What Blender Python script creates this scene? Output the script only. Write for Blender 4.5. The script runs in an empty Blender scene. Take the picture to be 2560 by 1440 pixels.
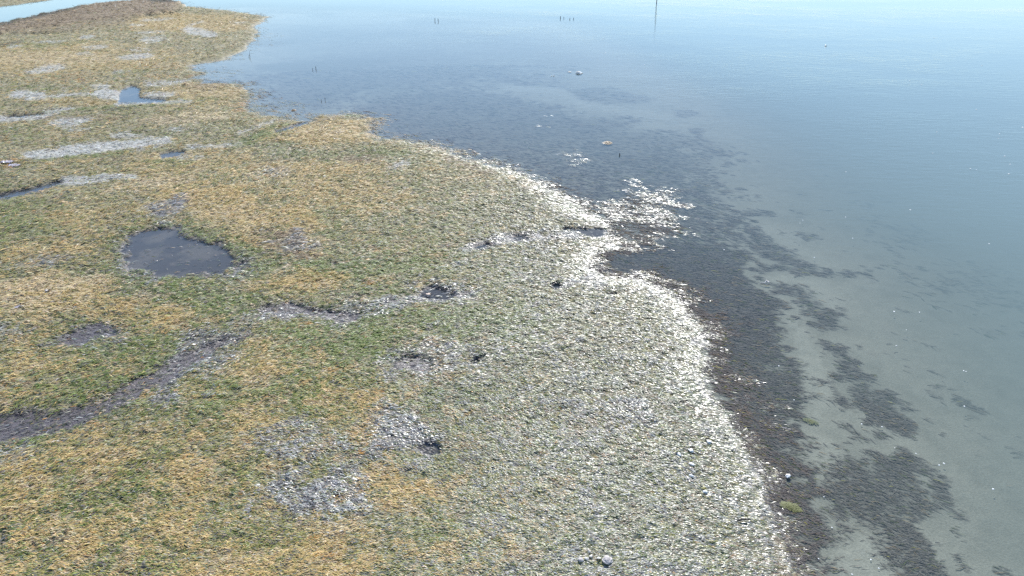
import bpy, bmesh, math, random
import numpy as np

R = math.radians
scene = bpy.context.scene
COL = scene.collection

# ------------------------------------------------------------------ camera
CAM_H = 12.0            # drone height above the water, metres
PITCH = R(29.5)         # looking down
FPX = 2560 * 24.0 / 36.0
cam = bpy.data.cameras.new("camera")
cam.lens = 24.0
cam.sensor_width = 36.0
cam.clip_start = 0.1
cam.clip_end = 20000.0
cam_ob = bpy.data.objects.new("camera", cam)
COL.objects.link(cam_ob)
cam_ob.location = (0, 0, CAM_H)
cam_ob.rotation_euler = (math.pi / 2 - PITCH, 0, 0)
scene.camera = cam_ob

# ------------------------------------------------------------------ sky, sun, exposure
SUN_EL = R(41.0)
SUN_AZ = R(8.0)         # clockwise from the view direction (+Y)
world = bpy.data.worlds.new("World")
scene.world = world
world.use_nodes = True
wn = world.node_tree
wn.nodes.clear()
sky = wn.nodes.new("ShaderNodeTexSky")
sky.sky_type = 'NISHITA'
sky.sun_disc = False
sky.sun_elevation = SUN_EL
sky.sun_rotation = SUN_AZ
sky.air_density = 1.0
sky.dust_density = 0.0
sky.ozone_density = 3.0
bg = wn.nodes.new("ShaderNodeBackground")
bg.inputs[1].default_value = 0.102
wo = wn.nodes.new("ShaderNodeOutputWorld")
wn.links.new(sky.outputs[0], bg.inputs[0])
wn.links.new(bg.outputs[0], wo.inputs[0])

sun = bpy.data.lights.new("sun", 'SUN')
sun.energy = 3.6
sun.angle = R(0.53)
sun.color = (1.0, 0.97, 0.925)
sun_ob = bpy.data.objects.new("sun", sun)
COL.objects.link(sun_ob)
sun_ob.rotation_euler = (-(math.pi / 2 - SUN_EL), 0, -SUN_AZ)

vs = scene.view_settings
vs.view_transform = 'Standard'
vs.look = 'None'
vs.gamma = 1.0
vs.exposure = 1.0
vs.use_curve_mapping = False
scene.cycles.max_bounces = 5
scene.cycles.diffuse_bounces = 2
scene.cycles.glossy_bounces = 2
scene.cycles.transparent_max_bounces = 8
scene.cycles.caustics_reflective = False
scene.cycles.caustics_refractive = False
scene.cycles.use_denoising = False

rng = np.random.default_rng(11)
random.seed(4)


# ------------------------------------------------------------------ helpers: places
def at(u, v, z=0.0):
    """Place on the level z that the photograph shows at (u, v) of 2560 x 1440."""
    x = (u - 1280) / FPX
    y = (720 - v) / FPX
    dx, dy, dz = x, math.cos(PITCH) + math.sin(PITCH) * y, -math.sin(PITCH) + math.cos(PITCH) * y
    t = (z - CAM_H) / dz
    return (dx * t, dy * t)


def px_size(u, v):
    x, y = at(u, v)
    return math.sqrt(x * x + y * y + CAM_H ** 2) / FPX


def _hash(ix, iy, seed):
    h = (ix.astype(np.int64) * 374761393 + iy.astype(np.int64) * 668265263 + seed * 974634777) & 0xFFFFFFFF
    h = ((h ^ (h >> 13)) * 1274126177) & 0xFFFFFFFF
    h = h ^ (h >> 16)
    return (h & 0xFFFFFF).astype(np.float64) / 0xFFFFFF


def vnoise(x, y, seed=0):
    ix = np.floor(x); iy = np.floor(y)
    fx = x - ix; fy = y - iy
    ux = fx * fx * fx * (fx * (fx * 6 - 15) + 10); uy = fy * fy * fy * (fy * (fy * 6 - 15) + 10)
    a = _hash(ix, iy, seed); b = _hash(ix + 1, iy, seed)
    c = _hash(ix, iy + 1, seed); d = _hash(ix + 1, iy + 1, seed)
    return ((a + (b - a) * ux) * (1 - uy) + (c + (d - c) * ux) * uy) * 2 - 1


def fbm(x, y, size, seed=0, octaves=4, gain=0.55):
    s = 0.0; a = 1.0; tot = 0.0; f = 1.0 / size
    ang = 0.6
    for k in range(octaves):
        ca, sa = math.cos(ang * k), math.sin(ang * k)
        s = s + a * vnoise((x * ca - y * sa) * f + 13.7 * k, (x * sa + y * ca) * f - 7.1 * k, seed + k * 17)
        tot += a; a *= gain; f *= 2.03
    return s / tot


def sstep(a, b, x):
    t = np.clip((x - a) / (b - a), 0, 1)
    return t * t * (3 - 2 * t)


def sdf(P, X, Y):
    """Signed distance in metres to the polygon P, positive inside."""
    P = np.asarray(P, float)
    best = np.full(X.shape, 1e9); inside = np.zeros(X.shape, bool)
    n = len(P)
    for i in range(n):
        ax, ay = P[i]; bx, by = P[(i + 1) % n]
        ex, ey = bx - ax, by - ay
        L = ex * ex + ey * ey + 1e-12
        t = np.clip(((X - ax) * ex + (Y - ay) * ey) / L, 0, 1)
        d = (X - ax - t * ex) ** 2 + (Y - ay - t * ey) ** 2
        best = np.minimum(best, d)
        if ay != by:
            c = ((ay > Y) != (by > Y)) & (X < (bx - ax) * (Y - ay) / (by - ay) + ax)
            inside ^= c
    d = np.sqrt(best)
    return np.where(inside, d, -d)


def poly(*pts):
    return [at(u, v) for u, v in pts]


def ell(cx, cy, rx, ry, rot=0):
    c, s = math.cos(R(rot)), math.sin(R(rot))
    out = []
    for k in range(14):
        a = 2 * math.pi * k / 14
        ex, ey = rx * math.cos(a), ry * math.sin(a)
        out.append(at(cx + ex * c - ey * s, cy + ex * s + ey * c))
    return out


def band(w, *pts):
    """Polygon round a polyline in the photograph; w is half its thickness, or one per point."""
    n = len(pts)
    ws = w if isinstance(w, (list, tuple)) else [w] * n
    up, dn = [], []
    for i, (u, v) in enumerate(pts):
        a = pts[max(i - 1, 0)]; b = pts[min(i + 1, n - 1)]
        tx, ty = b[0] - a[0], b[1] - a[1]
        L = math.hypot(tx, ty)
        nx, ny = -ty / L, tx / L
        up.append(at(u + nx * ws[i], v + ny * ws[i])); dn.append(at(u - nx * ws[i], v - ny * ws[i]))
    return up + dn[::-1]


# ------------------------------------------------------------------ the plan of the place, measured off the photograph
SHORE = poly((2000, 1500), (1985, 1440), (1962, 1370), (1935, 1310), (1908, 1250), (1885, 1180), (1850, 1110),
             (1812, 1050), (1775, 990), (1748, 940), (1752, 880), (1742, 815), (1700, 765), (1640, 722),
             (1560, 698), (1490, 692), (1470, 668), (1480, 630), (1515, 600), (1500, 560), (1452, 528),
             (1390, 488), (1320, 447), (1225, 414), (1150, 396), (1060, 362), (960, 347), (912, 330), (925, 310),
             (905, 292), (850, 289), (800, 290), (772, 305), (720, 300), (650, 288), (607, 272), (628, 240),
             (590, 212), (520, 206), (470, 196), (510, 184), (478, 172), (478, 163), (560, 150), (612, 122),
             (640, 92), (636, 66), (668, 42), (600, 31), (520, 22), (462, 15), (440, 4), (380, 2), (330, 5),
             (220, 12), (110, 37), (0, 62), (-300, 128), (-900, 280), (-2500, 700), (-4200, 1900), (-800, 4200),
             (1400, 4200), (2250, 2300))
FAR_BANK = poly((-700, 170), (0, 17), (60, 10), (126, 0), (190, -12), (330, -35), (-100, -45), (-900, 40))
CHANNEL = poly((-800, 240), (0, 62), (110, 37), (220, 12), (330, 5), (400, 0), (430, -30), (330, -36), (190, -12), (126, 0), (60, 10), (0, 17), (-800, 190))

# name, polygon, edge softness in photo pixels, depth in metres, bed darkness
POOLS = [
    ("big dark", poly((330, 582), (380, 568), (440, 572), (490, 592), (545, 608), (600, 640), (612, 668), (560, 688), (480, 694),
                      (400, 692), (350, 678), (312, 648), (302, 618), (312, 598)), 26, 0.05),
    ("mud left", poly((165, 838), (205, 818), (255, 806), (300, 812), (296, 832), (250, 850), (200, 866), (165, 858)), 16, 0.022),
    ("creek", band([40, 32, 23, 20, 17, 18, 13, 5], (-120, 1092), (60, 1070), (170, 1052), (260, 1022), (340, 978), (420, 930), (500, 890), (555, 862)), 18, 0.022),
    ("creek upper", band([10, 13, 12, 15, 8], (645, 776), (720, 774), (790, 784), (850, 796), (890, 800)), 12, 0.02),
    ("sandy", poly((1042, 726), (1080, 715), (1130, 728), (1152, 744), (1120, 756), (1070, 756), (1045, 745)), 9, 0.03),
    ("round", ell(1028, 912, 48, 22), 13, 0.02),
    ("small round", ell(1190, 906, 13, 7, -20), 5, 0.03),
    ("low", ell(1077, 1126, 32, 15, 8), 8, 0.03),
    ("shore", band([5, 4, 10, 12, 6], (1408, 574), (1440, 576), (1465, 583), (1495, 583), (1518, 580)), 4, 0.05),
    ("shore inner", ell(1205, 618, 26, 8, -8), 7, 0.03),
    ("shore middle", ell(1300, 596, 18, 8), 7, 0.03),
    ("shore lower", ell(1392, 718, 17, 9), 5, 0.04),
    ("tiny", ell(1530, 738, 14, 3), 4, 0.04),
    ("green tiny", ell(836, 661, 12, 5), 4, 0.04),
    ("blue", poly((304, 224), (330, 214), (352, 222), (347, 244), (420, 250), (404, 258), (292, 261), (297, 246)), 3, 0.12),
    ("left blue", poly((12, 291), (60, 288), (104, 284), (112, 289), (60, 297), (18, 297)), 3, 0.1),
    ("grey blue", poly((400, 386), (425, 380), (458, 378), (462, 384), (440, 394), (406, 398)), 4, 0.08),
    ("long", band([6, 8, 8, 5], (-60, 504), (30, 490), (100, 473), (152, 457)), 4, 0.06),
    ("inlet", band([3, 5, 5, 3], (505, 209), (530, 207), (565, 203), (600, 200)), 4, 0.08),
    ("stream", band([3, 4, 4, 3], (690, 331), (720, 322), (750, 313), (775, 306)), 4, 0.05),
]
# films of water, glints painted in as pale leaves, and bleached weed round the pools and in the grass
WET = [
    (band([20, 22, 16], (392, 560), (418, 530), (470, 505)), 10, 0.9),
    (band([16, 14, 18, 14], (620, 690), (560, 650), (610, 655), (560, 700)), 14, 0.4),
    (ell(345, 680, 60, 22, 20), 20, 0.35),
    (ell(585, 668, 48, 22), 22, 0.5),
    (ell(308, 640, 22, 40), 14, 0.45),
    (ell(800, 1240, 118, 62), 34, 1.0),
    (ell(740, 1085, 50, 34), 26, 0.7),
    (ell(1000, 1085, 92, 36, 10), 28, 0.85),
    (ell(860, 1150, 110, 60), 45, 0.45),
    (ell(1040, 905, 92, 44), 22, 0.7),
    (ell(985, 920, 30, 20), 12, 0.7),
    (ell(500, 900, 75, 45, -35), 25, 0.75),
    (ell(620, 820, 45, 25, -30), 20, 0.45),
    (band([14, 22, 20, 18, 22, 14], (640, 800), (760, 790), (860, 790), (940, 768), (1010, 762), (1080, 745)), 14, 0.8),
    (ell(1100, 738, 75, 30), 14, 0.8),
    (band([7, 11, 10, 9, 8], (1140, 632), (1210, 614), (1290, 600), (1370, 598), (1450, 592)), 7, 1.0),
    (band([8, 9, 7], (1390, 724), (1440, 708), (1500, 700)), 7, 0.9),
    (ell(1195, 912, 32, 18), 14, 0.6),
    (ell(1135, 668, 45, 8, -12), 8, 0.5),
    (ell(725, 607, 48, 22), 22, 0.75),
    (ell(690, 437, 40, 13), 14, 0.5),
    (ell(130, 655, 50, 12, -12), 12, 0.5),
    (ell(240, 838, 85, 36), 16, 0.4),
    (ell(15, 835, 45, 16), 12, 0.5),
    (ell(40, 1140, 60, 22, -18), 18, 0.6),
    (ell(415, 993, 30, 12), 10, 0.55),
    (ell(505, 985, 30, 12), 12, 0.45),
    (ell(1600, 1030, 60, 22), 16, 0.5),
    (ell(1690, 975, 45, 14), 10, 0.5),
]
PALE = [
    (band([8, 13, 14, 12, 10, 8], (55, 393), (130, 388), (200, 378), (280, 370), (360, 362), (430, 356)), 6, 1.0),
    (band([12, 14, 10], (380, 372), (330, 372), (400, 365)), 8, 0.5),
    (band([10, 11, 8, 5], (155, 458), (210, 456), (280, 450), (345, 447)), 6, 0.8),
    (ell(178, 309, 46, 11, -4), 8, 0.85),
    (ell(192, 328, 36, 6), 6, 0.45),
    (ell(275, 240, 42, 14, 4), 5, 0.95),
    (ell(252, 222, 22, 6), 4, 0.7),
    (band([9, 9, 5], (360, 243), (400, 242), (440, 238)), 5, 0.75),
    (band([7, 6, 4], (360, 214), (420, 214), (475, 203)), 5, 0.6),
    (band([3, 4, 3], (290, 266), (380, 260), (480, 258)), 4, 0.8),
    (ell(72, 242, 44, 12, 3), 7, 0.9),
    (band([4, 4, 3], (110, 252), (160, 243), (225, 241)), 4, 0.5),
    (band([7, 8, 7, 4], (-30, 302), (30, 302), (100, 298), (150, 284)), 5, 0.75),
    (band([4, 3], (110, 284), (190, 274)), 4, 0.6),
    (ell(500, 84, 42, 10, 10), 6, 0.95),
    (band([2, 4], (508, 56), (465, 70)), 3, 0.6),
    (ell(380, 102, 28, 9), 8, 0.55),
    (ell(222, 96, 20, 5, -4), 4, 0.6),
    (ell(240, 122, 30, 6, -4), 5, 0.7),
    (ell(215, 137, 25, 5), 5, 0.45),
    (ell(340, 145, 45, 8, -4), 6, 0.75),
    (ell(350, 128, 30, 5), 5, 0.45),
    (ell(118, 176, 50, 9, -10), 6, 0.7),
    (ell(85, 184, 25, 4), 4, 0.5),
    (ell(300, 185, 22, 4), 5, 0.4),
    (ell(38, 120, 22, 4, -5), 3, 0.6),
    (ell(130, 108, 45, 3, -3), 3, 0.5),
    (ell(395, 52, 45, 4, -5), 4, 0.5),
    (ell(345, 66, 20, 3), 3, 0.5),
    (ell(375, 84, 40, 3, -4), 3, 0.5),
    (ell(320, 344, 45, 7, -4), 6, 0.6),
    (ell(445, 330, 20, 5), 5, 0.4),
    (band([5, 5, 4], (470, 372), (540, 370), (600, 366)), 5, 0.5),
    (ell(475, 398, 35, 8), 7, 0.4),
    (band([3, 4, 4, 2], (480, 166), (520, 166), (560, 170), (545, 160)), 4, 0.6),
    (ell(600, 60, 24, 5), 5, 0.3),
    (band([4, 3], (590, 342), (690, 305)), 5, 0.5),
    (ell(520, 195, 24, 5), 4, 0.4),
    (ell(1000, 420, 28, 9, -20), 9, 0.35),
    (ell(50, 775, 12, 6, -30), 4, 0.5),
]
GOLD = [
    (ell(610, 530, 200, 45, 12), 45, 1.0), (ell(620, 590, 90, 30, 20), 25, 0.9), (ell(480, 470, 90, 16, -10), 25, 0.7), (ell(840, 480, 180, 60), 60, 0.45),
    (ell(860, 330, 190, 30, -5), 30, 0.75), (ell(780, 425, 160, 20), 25, 0.5), (ell(760, 715, 130, 26, -4), 25, 0.85), (ell(120, 735, 150, 50, -10), 40, 0.95),
    (ell(340, 795, 130, 34, -6), 35, 0.75), (ell(60, 900, 120, 40), 50, 0.35), (ell(150, 1180, 190, 60, -10), 50, 0.55), (ell(120, 1320, 220, 110), 80, 0.45),
    (ell(420, 1310, 200, 100), 90, 0.30), (ell(960, 1190, 60, 22, 10), 14, 1.0), (ell(1020, 1240, 110, 45, 20), 28, 0.7), (ell(800, 1400, 170, 60), 50, 0.8),
    (ell(1130, 1400, 180, 70), 70, 0.4), (ell(870, 1010, 110, 55, 10), 40, 0.6), (ell(650, 930, 60, 30), 30, 0.5), (ell(655, 1050, 60, 40), 30, 0.45),
    (ell(280, 560, 160, 30), 50, 0.35), (ell(180, 630, 120, 25), 40, 0.35), (ell(260, 260, 200, 8), 12, 0.3), (ell(500, 240, 120, 30), 25, 0.4),
    (ell(470, 430, 200, 35), 50, 0.4), (ell(1300, 1350, 140, 60), 60, 0.3), (ell(150, 150, 300, 40), 40, 0.4), (ell(480, 60, 160, 25), 20, 0.6), (ell(1340, 1240, 80, 40), 40, 0.25),
]
STRAW = [(ell(100, 735, 170, 45, -10), 40, 0.8), (ell(600, 560, 160, 40, 15), 40, 0.35), (ell(470, 300, 110, 14, -4), 14, 0.5), (ell(100, 150, 200, 16), 16, 0.5), (ell(400, 462, 120, 14, -8), 20, 0.6), (ell(860, 330, 150, 18), 20, 0.4), (ell(520, 230, 80, 14), 14, 0.4)]
ORANGE = [(ell(602, 262, 28, 6, -18), 5, 0.9), (ell(600, 280, 16, 6), 4, 0.9), (ell(150, 198, 90, 14), 18, 0.4), (ell(20, 412, 45, 12), 8, 0.7), (ell(380, 170, 120, 12), 14, 0.35), (ell(330, 75, 40, 6), 6, 0.5), (ell(420, 195, 60, 6), 8, 0.5), (ell(915, 718, 18, 5), 5, 0.6), (ell(985, 864, 14, 6), 4, 0.9),
          (ell(835, 935, 9, 5), 3, 1.0), (ell(985, 842, 20, 4, 10), 4, 0.7), (ell(950, 990, 14, 5), 4, 0.9), (ell(1000, 1222, 24, 8), 6, 0.8), (ell(905, 1140, 10, 5), 3, 0.9), (ell(780, 815, 14, 5), 4, 0.7), (ell(100, 1185, 40, 8, -12), 8, 0.7), (ell(780, 1355, 20, 8), 6, 0.7), (ell(820, 1400, 24, 9), 7, 0.7), (ell(700, 1338, 16, 5), 4, 0.8),
          (ell(240, 1063, 14, 5), 4, 0.8), (ell(210, 667, 16, 4), 4, 0.8), (ell(1050, 1235, 16, 8, 20), 6, 0.6), (ell(440, 982, 10, 4), 3, 0.8)]
GREEN = [(ell(450, 640, 190, 85), 40, 0.9), (ell(620, 660, 80, 40), 30, 0.8), (ell(250, 850, 130, 45), 35, 0.6), (ell(860, 850, 170, 60), 55, 0.9), (ell(300, 935, 190, 60, -12), 50, 0.8), (ell(840, 680, 90, 24), 25, 0.7), (ell(1000, 660, 120, 30), 35, 0.45), (band([10, 14, 10], (600, 360), (660, 342), (720, 322)), 10, 1.0), (ell(40, 560, 120, 50), 40, 0.55), (ell(520, 620, 100, 30), 30, 0.3), (ell(380, 900, 80, 20, -25), 20, 0.6),
         (ell(760, 1000, 110, 60), 50, 0.5), (ell(1130, 800, 120, 40), 40, 0.55), (ell(950, 385, 80, 12), 14, 0.6), (ell(110, 115, 110, 7, -3), 6, 0.5), (ell(480, 255, 90, 6, -3), 6, 0.55), (ell(340, 182, 60, 5, -5), 5, 0.5), (ell(300, 270, 130, 5, -4), 5, 0.6), (ell(200, 395, 140, 7, -4), 6, 0.6), (ell(430, 412, 60, 9), 8, 0.7), (ell(330, 358, 40, 6), 5, 0.5),
         (ell(540, 760, 120, 40), 40, 0.5), (ell(880, 790, 120, 20), 25, 0.6), (ell(1280, 800, 90, 40), 40, 0.3), (ell(880, 290, 30, 4), 3, 0.8), (ell(560, 1010, 80, 50), 40, 0.4), (ell(1090, 1330, 70, 60), 40, 0.35), (ell(60, 1110, 90, 10, -14), 10, 0.8), (ell(760, 560, 120, 60), 60, 0.15)]
BROWN = [(poly((-300, 140), (0, 66), (110, 42), (220, 18), (330, 8), (400, 4), (455, 10), (440, 32), (330, 50), (220, 62), (120, 76), (0, 92), (-300, 150)), 14, 1.0), (ell(180, 70, 170, 12, -6), 14, 0.6), (ell(690, 600, 70, 28), 22, 0.6), (ell(900, 400, 60, 14), 12, 0.5), (ell(720, 640, 80, 16), 20, 0.5), (ell(1170, 420, 60, 16, 20), 18, 0.4), (ell(520, 218, 60, 8), 8, 0.5), (ell(1500, 1050, 120, 50), 40, 0.3), (ell(1950, 1370, 50, 70), 30, 0.6), (ell(830, 300, 40, 6), 8, 0.5), (ell(160, 300, 160, 8), 10, 0.3), (ell(420, 305, 80, 8), 10, 0.3)]
DARKBANK = [(band([8, 8, 6, 5], (-100, 84), (0, 68), (110, 46), (200, 24)), 7, 0.9), (ell(405, 9, 40, 6, 2), 4, 1.0), (band([3, 3], (0, 118), (55, 108)), 2, 0.7), (band([2, 2], (250, 283), (340, 272)), 2, 0.6), (band([2, 2, 2], (420, 210), (470, 202), (480, 195)), 2, 0.6)]
# beds under the water
DARKBED = [
    (poly((1400, 690), (1440, 640), (1560, 620), (1740, 590), (1800, 580), (1850, 640), (1880, 680), (1905, 715), (1940, 740), (1962, 800), (1975, 880), (2002, 950), (2022, 1010), (1998, 1080), (2010, 1170), (2060, 1280),
          (2085, 1360), (2070, 1500), (1900, 1500), (1880, 1180), (1740, 940), (1740, 815), (1640, 720)), 18, 1.0),
    (poly((1890, 700), (1990, 706), (2040, 745), (2090, 790), (2135, 820), (2060, 832), (2072, 852), (2110, 862), (2150, 905), (2200, 945), (2255, 990), (2300, 1040), (2312, 1064), (2240, 1066), (2150, 1030), (2100, 1000), (2092, 940), (2085, 900), (2060, 858), (2030, 820), (2005, 760), (1930, 720)), 12, 0.9),
    (poly((2095, 1105), (2150, 1125), (2240, 1140), (2290, 1175), (2330, 1220), (2355, 1255), (2358, 1300), (2290, 1308), (2300, 1350), (2350, 1420), (2400, 1500), (2290, 1500), (2220, 1370), (2180, 1320), (2110, 1310), (2040, 1290), (2010, 1240), (2060, 1195), (2110, 1170)), 18, 0.85),
    (poly((1890, 650), (1960, 652), (2030, 668), (2110, 672), (2180, 675), (2130, 682), (2095, 692), (2020, 684), (1960, 676), (1890, 690)), 7, 0.9),
    (poly((830, 330), (900, 240), (1100, 215), (1250, 232), (1400, 262), (1440, 282), (1560, 292), (1600, 300), (1580, 320), (1690, 330), (1770, 345), (1815, 380), (1800, 420), (1815, 470), (1800, 510), (1850, 530), (1850, 600), (1900, 640), (1880, 700), (1700, 660), (1520, 640), (1500, 560), (1300, 450), (1100, 390), (900, 350)), 22, 0.85),
    (poly((1415, 222), (1500, 212), (1570, 230), (1630, 240), (1620, 252), (1560, 256), (1480, 254), (1440, 240)), 6, 0.75),
    (poly((600, 190), (800, 130), (1100, 110), (1350, 170), (1380, 215), (1200, 212), (900, 240), (800, 290), (650, 270)), 40, 0.85),
    (poly((640, 110), (700, 70), (900, 60), (1150, 55), (1350, 90), (1480, 150), (1400, 180), (1100, 120), (800, 135)), 30, 0.6),
    (band([7, 8, 4], (1840, 528), (1900, 526), (1940, 529)), 5, 0.7),
    (ell(1745, 321, 20, 6), 4, 0.8), (ell(1710, 281, 35, 9), 6, 0.5), (ell(1690, 345, 90, 16), 10, 0.4),
    (poly((1850, 540), (1900, 570), (1940, 600), (1990, 636), (2060, 670), (1960, 665), (1900, 640), (1860, 600)), 9, 0.85),
    (band([10, 14, 8], (2390, 985), (2420, 1000), (2450, 1025)), 10, 0.7), (ell(2276, 998, 9, 6), 3, 0.8),
    (ell(2200, 1090, 22, 14), 6, 0.8), (band([8, 10, 6], (2110, 1060), (2150, 1085), (2180, 1100)), 6, 0.6), (band([10, 14], (2230, 1340), (2320, 1440)), 8, 0.7),
    (ell(2510, 1420, 14, 6, 30), 4, 0.6), (ell(2398, 1386, 6, 4), 2, 0.7), (ell(2365, 1240, 8, 7), 4, 0.7), (ell(2110, 1350, 18, 12), 6, 0.6), (ell(2075, 1415, 14, 14), 5, 0.7), (ell(2200, 1415, 18, 8), 5, 0.6),
    (ell(2300, 560, 90, 22, 5), 30, 0.35), (ell(2440, 700, 130, 30), 40, 0.3), (ell(2230, 470, 60, 16), 20, 0.3),
    (ell(2015, 475, 14, 5), 4, 0.4), (ell(2000, 525, 14, 8, 20), 5, 0.35), (ell(2022, 580, 16, 7), 5, 0.5), (ell(2010, 600, 10, 5), 4, 0.4),
]
LIGHTBED = [(band([6, 8, 8, 9, 8], (1260, 216), (1400, 225), (1450, 255), (1560, 275), (1680, 290)), 8, 0.8), (ell(1725, 440, 22, 14), 10, 0.4), (ell(1640, 310, 80, 9), 8, 0.5), (ell(1720, 375, 40, 10), 10, 0.35),
            (poly((2010, 940), (1990, 870), (1960, 790), (1995, 800), (2040, 860), (2070, 930), (2080, 1010), (2040, 1060), (2020, 1020)), 10, 0.9), (poly((1915, 684), (1960, 680), (2050, 696), (2110, 750), (2080, 770), (2000, 705), (1930, 705)), 8, 0.8), (poly((2020, 1080), (2080, 1090), (2120, 1130), (2100, 1160), (2060, 1180), (2030, 1140)), 10, 0.7),
            (poly((2090, 1370), (2160, 1340), (2210, 1400), (2240, 1460), (2100, 1460)), 12, 0.9), (poly((1890, 560), (1960, 560), (2060, 640), (2120, 665), (2020, 650), (1930, 590)), 10, 0.6)]
EMERGE = [(poly((1440, 520), (1500, 535), (1600, 455), (1640, 470), (1690, 485), (1705, 530), (1740, 580), (1700, 595), (1600, 615), (1520, 640), (1480, 690), (1450, 640)), 22, 1.0), (ell(1435, 392, 38, 18, 8), 10, 0.5), (band([14, 10, 5], (1280, 432), (1400, 480), (1470, 520)), 10, 0.6), (band([16, 22, 26, 22, 16], (1570, 690), (1680, 720), (1770, 810), (1790, 900), (1850, 1050)), 18, 0.7),
          (ell(1870, 940, 24, 30), 12, 0.25), (ell(1940, 1040, 60, 24), 14, 0.15), (band([20, 18, 12], (1880, 1120), (1930, 1230), (1985, 1400)), 10, 0.6), (ell(700, 270, 70, 22), 14, 0.5), (ell(660, 100, 60, 20), 12, 0.35), (ell(540, 180, 60, 14), 8, 0.6), (ell(1370, 290, 20, 4, -20), 3, 0.5), (ell(1340, 320, 30, 6, -10), 5, 0.35), (band([5, 4], (1300, 425), (940, 340)), 9, 0.5)]


def centre_px(P):
    P = np.asarray(P)
    c = P.mean(0)
    return math.sqrt(c[0] ** 2 + c[1] ** 2 + CAM_H ** 2) / FPX


def soft(P, X, Y, s_px, wob, amp=1.0):
    """Mask of polygon P with an edge of s_px photo pixels broken up by the noise wob."""
    m = centre_px(P) * 1.5
    s = s_px * m
    P = np.asarray(P)
    pad = s * 3
    lo, hi = P.min(0) - pad, P.max(0) + pad
    sel = (X > lo[0]) & (X < hi[0]) & (Y > lo[1]) & (Y < hi[1])
    out = np.zeros(X.shape)
    if sel.any():
        d = sdf(P, X[sel], Y[sel]) + wob[sel] * s * amp
        out[sel] = sstep(-s * 0.75, s * 0.75, d)
    return out


def layer(items, X, Y, wob, amp=1.3):
    out = np.zeros(X.shape)
    for P, s, w in items:
        out = np.maximum(out, soft(P, X, Y, s, wob, amp) * w)
    return out


def survey(X, Y):
    """All that is known of the ground at the points X, Y."""
    g = {}
    n1 = fbm(X, Y, 1.1, 3, 4); n2 = fbm(X, Y, 0.35, 21, 3); n3 = fbm(X, Y, 4.5, 41, 4)
    wob = n1 * 0.75 + n2 * 0.55
    dist = np.sqrt(X * X + Y * Y)
    land = sdf(SHORE, X, Y) + (n1 * 0.30 + n2 * 0.16) * np.clip(dist / 22, 0.7, 2.0)
    bank = sdf(FAR_BANK, X, Y) + n1 * 0.5
    land = np.maximum(land, bank)
    g['land'] = land
    g['X'], g['Y'] = X, Y
    g['n1'], g['n2'], g['n3'], g['wob'] = n1, n2, n3, wob
    pwide = np.zeros(X.shape)
    pool = np.zeros(X.shape); depth = np.zeros(X.shape); pid = np.full(X.shape, -1, int)
    for i, (nm, P, s, d) in enumerate(POOLS):
        m = soft(P, X, Y, s, wob, 1.0)
        pid = np.where(m > pool, i, pid) if m.any() else pid
        pwide = np.maximum(pwide, soft(P, X, Y, s * 6.0, wob, 0.35))
        pool = np.maximum(pool, m)
        depth = np.maximum(depth, m * d)
    g['pool'], g['pdepth'], g['pid'], g['pwide'] = pool, depth, pid, pwide
    wide = fbm(X * 0.55 + Y * 0.25, Y, 2.2, 57, 4)
    for k, it in (('wet', WET), ('pale', PALE), ('gold', GOLD), ('straw', STRAW), ('orange', ORANGE), ('green', GREEN), ('brown', BROWN), ('bank', DARKBANK)):
        g[k] = layer([(P, s_ * 1.7, w_) for P, s_, w_ in it] if k == 'wet' else it, X, Y, wob, 1.9 if k == 'wet' else 1.4)
    dw = n1 * 0.6 + n2 * 0.9
    g['dark'] = layer([(P, s_ * 1.9, w_ if w_ == 1.0 else w_ * 0.82) for P, s_, w_ in DARKBED], X, Y, dw, 1.7)
    g['light'] = layer(LIGHTBED, X, Y, dw, 1.4)
    g['emerge'] = layer(EMERGE, X, Y, dw, 1.6)
    g['wide'] = wide
    g['dist'] = dist
    return g


# the shallow flat in front of the shore; the bottom falls away outside it
FLAT = poly((2520, 1500), (2430, 1380), (2390, 1240), (2320, 1060), (2200, 880), (2150, 760), (2120, 690), (1990, 610), (1880, 520), (1850, 420), (1800, 320), (1720, 240), (1560, 150), (1400, 60),
            (900, 30), (600, 20), (300, 40), (-400, 160), (-2500, 700), (-4200, 1900), (-800, 4200), (1400, 4200), (2700, 2300))


def height(g, X, Y):
    d = g['land']
    up = 0.04 + 0.075 * sstep(0, 1.6, d) + 0.05 * g['n3'] * sstep(0.5, 3, d) + 0.035 * g['n1'] * sstep(0.2, 2, d) + (0.012 + 0.026 * sstep(0.3, 2, d)) * g['n2']
    # the bank of the channel stands a little higher
    up = up + 0.35 * g['brown'] * sstep(45, 70, g['dist'])
    up = up * (1 - 0.75 * np.clip(g['pwide'] * 1.6, 0, 1)) + 0.012 * np.clip(g['pwide'] * 1.6, 0, 1)
    dn = -0.018 * sstep(0, -0.8, d) - 0.03 * sstep(-0.5, -3, d) - 0.05 * sstep(-2, -7, d)
    f = sdf(FLAT, X, Y)
    dn = dn - 0.30 * sstep(1.5, -7, f) - 0.45 * sstep(-3, -16, f) - 1.0 * sstep(-12, -50, f)
    dn = dn + 0.010 * g['n2'] + 0.012 * g['n1']
    dn = dn * (1 - 0.75 * g['emerge'] * (d > -9))
    dn = np.minimum(dn, -0.004)
    t = sstep(-0.25, 0.35, d)
    z = dn * (1 - t) + up * t
    cov = sstep(0.05, 0.9, g['pool'])
    z = z * (1 - cov) + cov * (-0.004 - g['pdepth'] * 0.6 + 0.024 * (g['pdepth'] < 0.027) + 0.012 * g['n2'])
    return z


def mix(c, col, m):
    return c * (1 - m[..., None]) + np.asarray(col, float) * m[..., None]


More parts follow.
